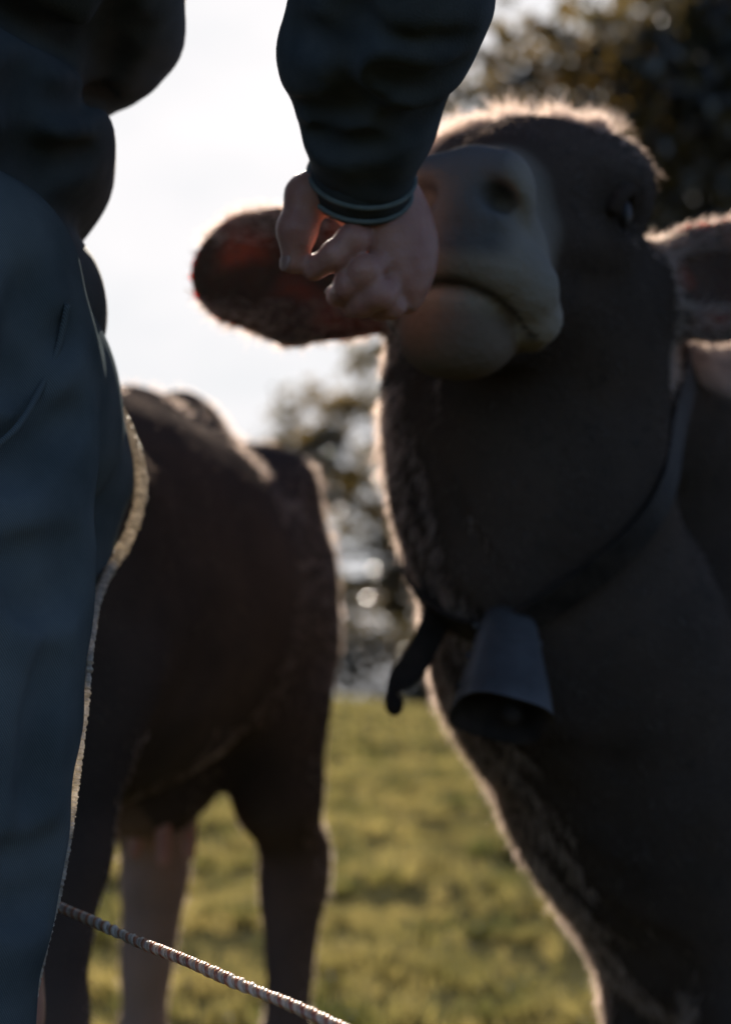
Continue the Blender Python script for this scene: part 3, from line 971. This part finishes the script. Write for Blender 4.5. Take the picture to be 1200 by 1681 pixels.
# ------------------------------------------------------------------ collar and bell on the nearer cow
def collar():
    bot, rgt, lft = P(835, 985, 1.60), P(1062, 610, 1.78), P(700, 905, 1.74)
    cen = A3(.235, 1.745, 1.0)
    n = np.cross(rgt - bot, lft - bot); n /= np.linalg.norm(n)
    cen = cen - n * (cen - bot).dot(n)
    u = rgt - cen; u -= n * u.dot(n); u /= np.linalg.norm(u)
    w = np.cross(n, u)
    ang = np.linspace(0, 2 * np.pi, 96, endpoint=False)
    ring = []
    rs = np.linspace(.04, .42, 250)
    for a in ang:
        d = math.cos(a) * u + math.sin(a) * w
        f = cowA.at(cen + rs[:, None] * d)
        i = np.argmax(f > .004) if (f > .004).any() else 249
        ring.append(rs[i])
    ring = np.array(ring)
    for _ in range(6):
        ring = np.maximum(ring, (np.roll(ring, 1) + np.roll(ring, -1)) / 2)
    ring += .004
    pts = np.array([cen + r_ * (math.cos(a) * u + math.sin(a) * w) for a, r_ in zip(ang, ring)])
    base = pts[np.argmin(pts[:, 2])].copy()
    t = thing('collar', base, 'dark leather collar strap with loose end round the nearer cow\'s neck', 'collar')
    # flat band
    def band(path, nor, wid, th, closed):
        path = np.asarray(path); m = len(path)
        tg = np.roll(path, -1, 0) - np.roll(path, 1, 0) if closed else np.gradient(path, axis=0)
        tg /= np.linalg.norm(tg, axis=1)[:, None]
        side = np.cross(tg, nor); side /= np.linalg.norm(side, axis=1)[:, None]
        no = np.cross(side, tg)
        wid = np.broadcast_to(wid, (m,))[:, None]
        pr = [(-.5, 0), (-.47, 1), (.47, 1), (.5, 0), (.47, -1), (-.47, -1)]
        Vv = np.stack([path + side * wid * a + no * th * .5 * b for a, b in pr], 1)
        F = []
        q = len(pr)
        for i in range(m if closed else m - 1):
            j = (i + 1) % m
            for a in range(q):
                c = (a + 1) % q
                F.append((i * q + a, i * q + c, j * q + c, j * q + a))
        if not closed:
            for i in (0, m - 1):
                o = i * q
                F += [(o, o + 1, o + 2, o + 3), (o, o + 3, o + 4, o + 5)]
        return Vv.reshape(-1, 3), np.array(F)
    out = pts - cen; out /= np.linalg.norm(out, axis=1)[:, None]
    v, f = band(pts, out, .036, .005, True)
    mesh_np('strap', v, f, M['leather'], t, base=base, smooth=False)
    # loose strap end with a knot at its tip
    path = spline([P(712, 915, 1.70), P(716, 955, 1.68), P(722, 990, 1.665), P(706, 1040, 1.655), P(682, 1085, 1.65), P(655, 1117, 1.65), P(643, 1140, 1.65), P(645, 1160, 1.65)], 40)
    tt = np.linspace(0, 1, 40)
    wid = np.interp(tt, [0, .3, .5, .68, .82, .9, 1], [.044, .036, .034, .033, .016, .011, .017])
    nor = np.array([(math.sin(.5 * math.sin(s * 5)), -1, .15) for s in tt])
    v, f = band(path, nor, wid, .005, False)
    mesh_np('strap_end', v, f, M['leather'], t, base=base, smooth=False)
    v, f = Solid().ell(P(648, 1158, 1.65), (.011, .008, .013), None, .01).ell(P(642, 1146, 1.65), (.006, .006, .010), None, .01).skin(.003)
    mesh_np('knot', v, f, M['leather'], t, base=base)
    # buckle: frame and pin with a bright stud
    bc = P(705, 905, 1.70)
    fr = [bc + A3(a, 0, b) for a, b in ((-.018, -.026), (.018, -.026), (.018, .026), (-.018, .026))]
    v, f = tube(spline(fr + [fr[0]], 40)[:-1], .0035, 8, closed=True)
    bk = mesh_np('buckle', v, f, M['leather'], t, base=base)
    v, f = tube([bc + A3(0, -.004, -.026), bc + A3(0, -.006, .026)], .0028, 8)
    mesh_np('pin', v, f, M['leather'], bk, base=base)
    v, f = Solid().ball(P(691, 884, 1.70), .0045).skin(.0015)
    mesh_np('stud', v, f, M['brass'], t, base=base)
    return pts

collar_pts = collar()

def bell():
    top = P(836, 1010, 1.575)
    mid = P(822, 1180, 1.505)
    ax = mid - top; H_ = np.linalg.norm(ax); ax /= H_
    xr = A3(.93, .25, -.10); xr -= ax * xr.dot(ax); xr /= np.linalg.norm(xr)
    yr = np.cross(ax, xr)
    base = mid
    t = thing('cow_bell', base, 'grey sheet metal cow bell hanging from the collar strap', 'bell')
    def ring(s, wx, wy, n=40, ex=.62):
        a = np.linspace(0, 2 * np.pi, n, endpoint=False)
        cx = np.sign(np.cos(a)) * np.abs(np.cos(a)) ** ex
        cy = np.sign(np.sin(a)) * np.abs(np.sin(a)) ** ex
        return top + ax * s * H_ + cx[:, None] * wx * xr + cy[:, None] * wy * yr
    prof = [(-.02, .004, .003), (0, .021, .014), (.04, .027, .018), (.12, .031, .021), (.4, .038, .028), (.75, .047, .038), (.95, .051, .043), (1.0, .0525, .0445),
            (1.0, .0495, .0415), (.9, .046, .036), (.4, .035, .025), (.1, .027, .017)]
    Vv = np.array([ring(*p) for p in prof]); m, q = Vv.shape[:2]
    F = [(i * q + a, i * q + (a + 1) % q, (i + 1) * q + (a + 1) % q, (i + 1) * q + a) for i in range(m - 1) for a in range(q)]
    F = np.array(F); ni = 7 * q
    mesh_np('shell', Vv.reshape(-1, 3), F[:ni], M['steel'], t, base=base)
    mesh_np('inner_wall', Vv.reshape(-1, 3), F[ni:], M['rust_shade'], t, base=base)
    lp = [top + xr * x_ - ax * z_ for x_, z_ in ((-.018, -.002), (-.017, .014), (0, .022), (.017, .014), (.018, -.002))]
    v, f = tube(spline(lp, 24), .004, 8)
    mesh_np('hanger', v, f, M['steel'], t, base=base)
    v, f = tube([top + ax * .02, top + ax * H_ * .86 + xr * .01], .003, 8)
    cl = mesh_np('clapper', v, f, M['rust_shade'], t, base=base)
    v, f = Solid().ball(top + ax * H_ * .93 + xr * .012, .012).skin(.003)
    mesh_np('clapper_ball', v, f, M['rust_shade'], cl, base=base)
    for s in (-1, 1):
        for z_ in (.2, .5, .8):
            c = top + ax * z_ * H_ + xr * s * (.0335 + .018 * z_)
            v, f = Solid().ball(c, .004).skin(.0015)
            mesh_np('rivet', v, f, M['steel'], t, base=base)
bell()

# ------------------------------------------------------------------ the person
def person():
    base = A3(-.33, 1.22, 0)
    t = thing('person', base, 'person in blue jeans and dark jacket reaching one hand to the cow\'s muzzle', 'person')
    shR, shL = A3(-.17, 1.02, 1.47), A3(-.38, 1.38, 1.50)
    elR = A3(.024, .955, 1.335)
    wr = P(596, 272, 1.175)
    # ---- body: one skin, finer at the hand
    so = Solid()
    so.chain([A3(-.36, 1.22, .98), A3(-.42, 1.22, 1.12), A3(-.42, 1.22, 1.25), A3(-.31, 1.22, 1.42)], [.08, .075, .075, .075], .05)
    so.chain([A3(-.20, 1.11, 1.46), A3(-.32, 1.32, 1.48)], [.06, .06], .05)
    so.chain([A3(-.15, 1.215, 1.48), A3(-.11, 1.21, 1.58)], [.058, .055], .04)
    so.ell(A3(-.075, 1.21, 1.68), (.095, .075, .115), None, .03)
    so.ell(A3(-.045, 1.21, 1.615), (.055, .05, .05), None, .03)
    so.cone(A3(.012, 1.21, 1.685), A3(.030, 1.21, 1.655), .010, .015, .012)
    for q in (-1, 1):
        so.ell(A3(-.085, 1.21 + q * .078, 1.67), (.022, .010, .032), None, .008)
        so.ell(A3(.018, 1.21 + q * .030, 1.692), (.012, .014, .008), None, .006, True)
    so.cone(A3(.012, 1.188, 1.622), A3(.012, 1.232, 1.622), .003, .003, .006, True)
    so.chain([shR, elR, wr], [.058, .046, .032], .04)
    so.chain([shL, A3(-.46, 1.48, 1.20), A3(-.40, 1.45, .98)], [.058, .044, .030], .04)
    so.ell(A3(-.39, 1.44, .91), (.028, .018, .05), None, .02)
    for i, dx in enumerate((-.024, -.008, .008, .022)):
        so.chain([A3(-.385 + dx, 1.44, .88), A3(-.38 + dx, 1.435, .835), A3(-.39 + dx * .9, 1.43, .80)], [.010, .009, .0075], .008)
    so.chain([A3(-.37, 1.425, .93), A3(-.345, 1.41, .89), A3(-.345, 1.41, .855)], [.013, .011, .009], .01)
    for y0 in (1.115, 1.33):
        so.chain([A3(-.345, y0, .95), A3(-.335, y0, .70), A3(-.345, y0, .45), A3(-.37, y0, .10)], [.06, .055, .05, .04], .04)
    V1, F1 = so.skin(.009)
    ha = Solid()
    ha.chain([wr * .6 + elR * .4, wr, P(600, 318, 1.20)], [.033, .029, .031], .02)
    mcp = [P(614, 384, 1.206), P(636, 424, 1.206), P(655, 460, 1.213), P(666, 490, 1.226)]
    for i, m_ in enumerate(mcp):
        s0 = P(588 + i * 22, 318 + i * 6, 1.195 + i * .010)
        ha.cone(s0, m_, .0185, .0140, .022)
    ha.ell(P(655, 395, 1.222), (.030, .024, .046), None, .022)
    ha.ell(P(672, 420, 1.228), (.020, .020, .034), None, .02)
    fing = [
        [mcp[0], P(580, 392, 1.184), P(549, 419, 1.184), P(516, 442, 1.198)],
        [mcp[1], P(600, 446, 1.184), P(570, 470, 1.194), P(553, 486, 1.214)],
        [mcp[2], P(622, 484, 1.190), P(596, 500, 1.202), P(578, 505, 1.224)],
        [mcp[3], P(642, 502, 1.210), P(622, 507, 1.220), P(608, 505, 1.236)]]
    fr = [(.0128, .0118, .0112, .0100), (.0126, .0114, .0106, .0094), (.0120, .0106, .0098, .0088), (.0108, .0096, .0088, .0080)]
    for g, r_ in zip(fing, fr):
        ha.chain(g, r_, .0025)
        ha.ball(g[1], r_[1] * 1.10, .006)
    th = [P(556, 298, 1.195), P(505, 322, 1.190), P(488, 378, 1.190), P(480, 432, 1.196)]
    ha.chain(th, (.021, .0180, .0150, .0095), .018)
    ha.ball(th[2] + A3(-.001, 0, 0), .0158, .006)
    V2, F2 = ha.skin(.0020, lambda p: .0004 * wob(p, 260, 4), 1)
    V = np.vstack([V1, V2]); F = np.vstack([F1, F2 + len(V1)])
    mesh_np('body', V, F, M['skin'], t, base=base)
    for g, r_ in zip(fing + [th], [x[3] for x in fr] + [.0095]):
        d = g[3] - g[2]; d /= np.linalg.norm(d)
        o_ = A3(-.3, -.55, .8); o_ -= d * o_.dot(d); o_ /= np.linalg.norm(o_)
        v, f = Solid().ell(g[3] + o_ * r_ * .82, (r_ * .95, r_ * .75, r_ * .28), np.array((d, np.cross(o_, d), o_)), .002).skin(.0012)
        mesh_np('nail', v, f, M['nail'], t, base=base)
    for q in (-1, 1):
        v, f = Solid().ball(A3(.008, 1.21 + q * .030, 1.692), .011).skin(.003)
        mesh_np('eye', v, f, M['eye'], t, base=base)
    hs = Solid().ell(A3(-.095, 1.21, 1.715), (.098, .086, .098), None, .03).ell(A3(-.13, 1.21, 1.65), (.07, .08, .09), None, .03)
    hs.ell(A3(.03, 1.21, 1.66), (.06, .09, .07), None, .02, True)
    v, f = hs.skin(.007, lambda p: .003 * wob(p, 90, 6))
    mesh_np('hair', v, f, M['hairp'], t, base=base)

    # ---- jacket
    ja = Solid()
    up = A3(0, 0, 1)
    def edge(px, py, d, rx, ry, rz, yc=None, k=.03):
        e = P(px, py, d)
        ja.ell(A3(e[0] - rx, d if yc is None else yc, e[2]), (rx, ry, rz), None, k)
    edge(297, -8, 1.16, .165, .20, .072, 1.19, .010)         # chest fold
    edge(172, 212, 1.15, .150, .20, .090, 1.19, .010)       # pouch over the hem
    edge(146, 462, 1.16, .140, .180, .098, 1.225, .010)      # hanging hem
    ja.ell(A3(-.405, 1.20, 1.23), (.155, .19, .16), None, .03)
    ja.chain([A3(-.43, 1.21, 1.28), A3(-.29, 1.21, 1.46)], [.14, .12], .03)
    ja.chain([A3(-.18, 1.08, 1.45), A3(-.34, 1.33, 1.47)], [.10, .10], .05)
    s1 = elR * .45 + wr * .55
    cuff_c = wr
    d_ = (wr - elR) / np.linalg.norm(wr - elR)
    ja.chain([shR, shR * .5 + elR * .5 + A3(0, -.01, .01), elR], [.080, .076, .074], .04)
    ja.chain([elR, elR * .55 + wr * .45 + A3(.004, 0, -.004), elR * .25 + wr * .75, wr - d_ * .012], [.074, .073, .059, .047], .03)
    ja.ell(elR * .62 + wr * .38 + A3(.008, -.0, -.012), (.070, .06, .06), None, .03)
    ja.ell(elR * .40 + wr * .60 + A3(-.018, -.0, -.006), (.052, .05, .05), None, .02)
    ja.chain([shL, A3(-.46, 1.48, 1.20), A3(-.40, 1.45, .99)], [.085, .072, .05], .05)
    ja.chain([A3(-.15, 1.215, 1.48), A3(-.125, 1.21, 1.53)], [.075, .075], .02)
    ja.cone(A3(-.13, 1.21, 1.51), A3(-.10, 1.21, 1.60), .060, .064, .01, True)
    # cut the sleeve end flat and hollow it a little
    ja.cone(wr - d_ * .006, wr + d_ * .05, .036, .040, .006, True)
    creases(ja, [((478, 60), (540, 80), (600, 72)), ((470, 165), (530, 190), (600, 182)), ((560, 20), (640, 60), (760, 62)), ((610, 120), (690, 150), (760, 120)),
                 ((505, 225), (560, 250), (640, 240)), ((720, 190), (680, 215), (640, 205)), ((585, 40), (560, 120), (575, 190))], .0065, .85, 1.25, .016)
    creases(ja, [((20, 30), (110, 70), (230, 60)), ((10, 150), (90, 175), (185, 160)), ((15, 260), (80, 270), (150, 255)), ((60, 120), (50, 220), (70, 300)), ((200, 10), (180, 70), (190, 120))], .009, .85, 1.35, .022)
    def folds(p):
        sl = np.exp(-((p - (elR * .5 + wr * .5)) ** 2).sum(1) / .03)
        ax = (p - elR) @ d_
        return .0050 * wob(p * A3(1, 1, 1.6), 24, 15) + .0030 * np.abs(wob(p, 48, 16))  + sl * .0030 * np.sin(ax * 70 + 3.2 * np.sin(p[:, 0] * 25))
    v, f = ja.skin(.0055, folds, 2)
    jk = mesh_np('jacket', v, f, M['jacket'], t, base=base)
    # knitted cuff: two raised stripes round the sleeve end
    s_ = np.cross(d_, up); s_ /= np.linalg.norm(s_)
    b_ = np.cross(d_, s_)
    for off, rr in ((.010, .0462), (.025, .0452)):
        a = np.linspace(0, 2 * np.pi, 64, endpoint=False)
        ring = wr + d_ * off + rr * (np.cos(a)[:, None] * s_ + np.sin(a)[:, None] * b_)
        v, f = tube(ring, .0024, 8, closed=True)
        mesh_np('cuff_stripe', v, f, M['cuff'], jk, base=base)
    a = np.linspace(0, 2 * np.pi, 48, endpoint=False)
    R0 = [wr + d_ * o_ + r_ * (np.cos(a)[:, None] * s_ + np.sin(a)[:, None] * b_) for o_, r_ in ((-.02, .044), (.005, .0455), (.030, .0445), (.031, .0405), (-.01, .0385))]
    q = 48
    fc = [(i * q + c, i * q + (c + 1) % q, (i + 1) * q + (c + 1) % q, (i + 1) * q + c) for i in range(4) for c in range(q)]
    mesh_np('cuff', np.vstack(R0), np.array(fc), M['jacket'], jk, base=base)

    # ---- jeans
    je = Solid()
    je.ell(A3(-.335, 1.22, .985), (.118, .185, .135), None, .04)
    je.ell(A3(-.42, 1.22, 1.00), (.10, .165, .16), None, .05)
    # near leg: its front edge runs down the left of the picture
    nl = [(128, 470), (138, 600), (140, 760), (152, 900), (140, 1020), (128, 1180), (108, 1360), (86, 1480), (46, 1670)]
    rad = [.100, .105, .102, .100, .095, .088, .082, .078, .074]
    pts = []
    for (x_, y_), r_ in zip(nl, rad):
        e = P(x_, y_, 1.12)
        pts.append(A3(e[0] - r_, 1.115, e[2]))
    pts += [A3(-.36, 1.115, .25), A3(-.37, 1.115, .10)]
    rad += [.068, .072]
    je.chain(pts, rad, .03)
    fl = [(150, 640, .095), (196, 730, .10), (214, 800, .10), (196, 880, .098), (160, 945, .094), (146, 1000, .09), (128, 1180, .084), (100, 1400, .078), (46, 1670, .072)]
    pf, rf = [], []
    for x_, y_, r_ in fl:
        e = P(x_ - 4, y_, 1.33)
        pf.append(A3(e[0] - r_ - .004, 1.33, e[2])); rf.append(r_)
    pf += [A3(-.36, 1.33, .25), A3(-.37, 1.33, .10)]; rf += [.068, .072]
    je.chain(pf, rf, .03)
    creases(je, [((10, 620), (60, 600), (125, 540)), ((0, 760), (60, 735), (130, 680)), ((140, 905), (80, 930), (10, 925)), ((135, 960), (90, 990), (40, 985)),
                 ((100, 1390), (60, 1420), (10, 1410)), ((85, 1470), (50, 1490), (5, 1480)), ((60, 470), (50, 560), (70, 650)), ((90, 1080), (70, 1200), (60, 1330))], .009, .85, 1.3, .024)
    def jf(p):
        return .0050 * wob(p * A3(1, 1, .8), 20, 40) + .0024 * np.abs(wob(p, 46, 41)) + .004 * np.sin((p[:, 2] * 30 + p[:, 0] * 38)) * np.exp(-((p[:, 2] - .9) / .1) ** 2)
    v, f = je.skin(.006, jf, 2)
    jn = mesh_np('jeans', v, f, M['denim'], t, base=base)
    # pale ribbed strip added to stand for the sun's rim on the denim
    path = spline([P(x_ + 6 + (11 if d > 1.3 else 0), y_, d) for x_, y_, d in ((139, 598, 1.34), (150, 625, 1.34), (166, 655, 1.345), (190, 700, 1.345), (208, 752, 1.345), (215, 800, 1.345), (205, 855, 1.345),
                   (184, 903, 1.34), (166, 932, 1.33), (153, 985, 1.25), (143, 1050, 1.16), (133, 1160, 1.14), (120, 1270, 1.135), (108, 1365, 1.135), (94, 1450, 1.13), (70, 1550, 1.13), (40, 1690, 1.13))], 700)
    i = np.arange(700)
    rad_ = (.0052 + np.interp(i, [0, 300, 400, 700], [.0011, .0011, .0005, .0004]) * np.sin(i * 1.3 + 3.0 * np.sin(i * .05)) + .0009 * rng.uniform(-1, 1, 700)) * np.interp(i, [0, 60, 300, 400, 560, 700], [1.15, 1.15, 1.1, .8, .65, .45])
    v, f = tube(path, rad_, 10)
    mesh_np('rim_light_strip', v, f, M['rim_strip'], jn, base=base, smooth=False)
    v, f = Solid().ell(P(155, 650, 1.335), (.007, .005, .014), None, .004).skin(.0025)
    mesh_np('rim_strip_tab', v, f, M['rim_strip'], jn, base=base)
    # front pocket opening and outer side seam, sewn on the near leg
    def on_jeans(x_, y_):
        ds = np.linspace(.85, 1.3, 400)
        pp = np.array([P(x_, y_, d) for d in ds])
        ff = je.at(pp)
        k_ = np.argmax(ff < .003)
        return pp[k_]
    pk = spline([on_jeans(x_, y_) for x_, y_ in ((112, 500), (96, 570), (66, 640), (30, 700), (-20, 745))], 40)
    v, f = tube(pk, .0028, 8)
    mesh_np('pocket_edge', v, f, M['denim'], jn, base=base)
    # boots
    for y0 in (1.115, 1.33):
        bo = Solid()
        bo.chain([A3(-.37, y0, .14), A3(-.37, y0, .06)], [.052, .05], .03)
        bo.ell(A3(-.31, y0, .045), (.13, .048, .045), None, .04)
        v, f = bo.skin(.008)
        v[:, 2] = np.maximum(v[:, 2], .0)
        mesh_np('boot', v, f, M['shoe'], t, base=base)
person()

# ------------------------------------------------------------------ electric fence rope
def rope():
    a, b = P(85, 1481, 1.26) + A3(0, 0, .019), P(540, 1683, .955) + A3(0, 0, .019)
    d = (b - a); d /= np.linalg.norm(d)
    p0, p1 = a - d * 2.2, b + d * 1.3
    t = thing('fence_rope', p1, 'twisted pale and orange electric fence rope crossing the bottom left corner', 'rope')
    n = 2600
    s = np.linspace(0, 1, n)
    L_ = np.linalg.norm(p1 - p0)
    c = p0 + s[:, None] * (p1 - p0)
    c[:, 2] += .0006 * np.sin(s * 61) + .0004 * np.sin(s * 173 + 1) - .02 * np.sin(np.pi * s)
    u = np.cross(d, (0, 0, 1)); u /= np.linalg.norm(u)
    w = np.cross(d, u)
    cols = [((.70, .58, .46), (.88, .80, .68)), ((.45, .13, .05), (.66, .33, .16)), ((.48, .34, .22), (.78, .66, .52))]
    for k in range(3):
        m = translucent_mat('rope_strand', *cols[k], 45, .45, .12, .35)
        ph = s * L_ / .013 * 2 * np.pi + k * 2.094
        q = c + .0025 * (1 + .25 * np.sin(s * 190 + k) * np.sin(s * 71))[:, None] * (np.cos(ph)[:, None] * u + np.sin(ph)[:, None] * w)
        v, f = tube(q, .0020 + .0003 * np.sin(s * 310 + 2 * k) * np.sin(s * 97), 6)
        mesh_np('strand', v, f, m, t, base=p1)
    for e, txt in ((p0, 'grey wooden fence post holding the far end of the rope'), (p1, 'grey wooden fence post holding the near end of the rope')):
        g = float(ground_z(e[0], e[1]))
        v, f = tube([(e[0] + u[0] * .05, e[1] + u[1] * .05, g - .1), (e[0] + u[0] * .05, e[1] + u[1] * .05, e[2] + .2)], .04, 12)
        # posts stand outside the photograph's frame
        o = mesh_np('fence_post', v, f, M['post'])
        tag(o, txt, 'post', 'fence posts')
rope()
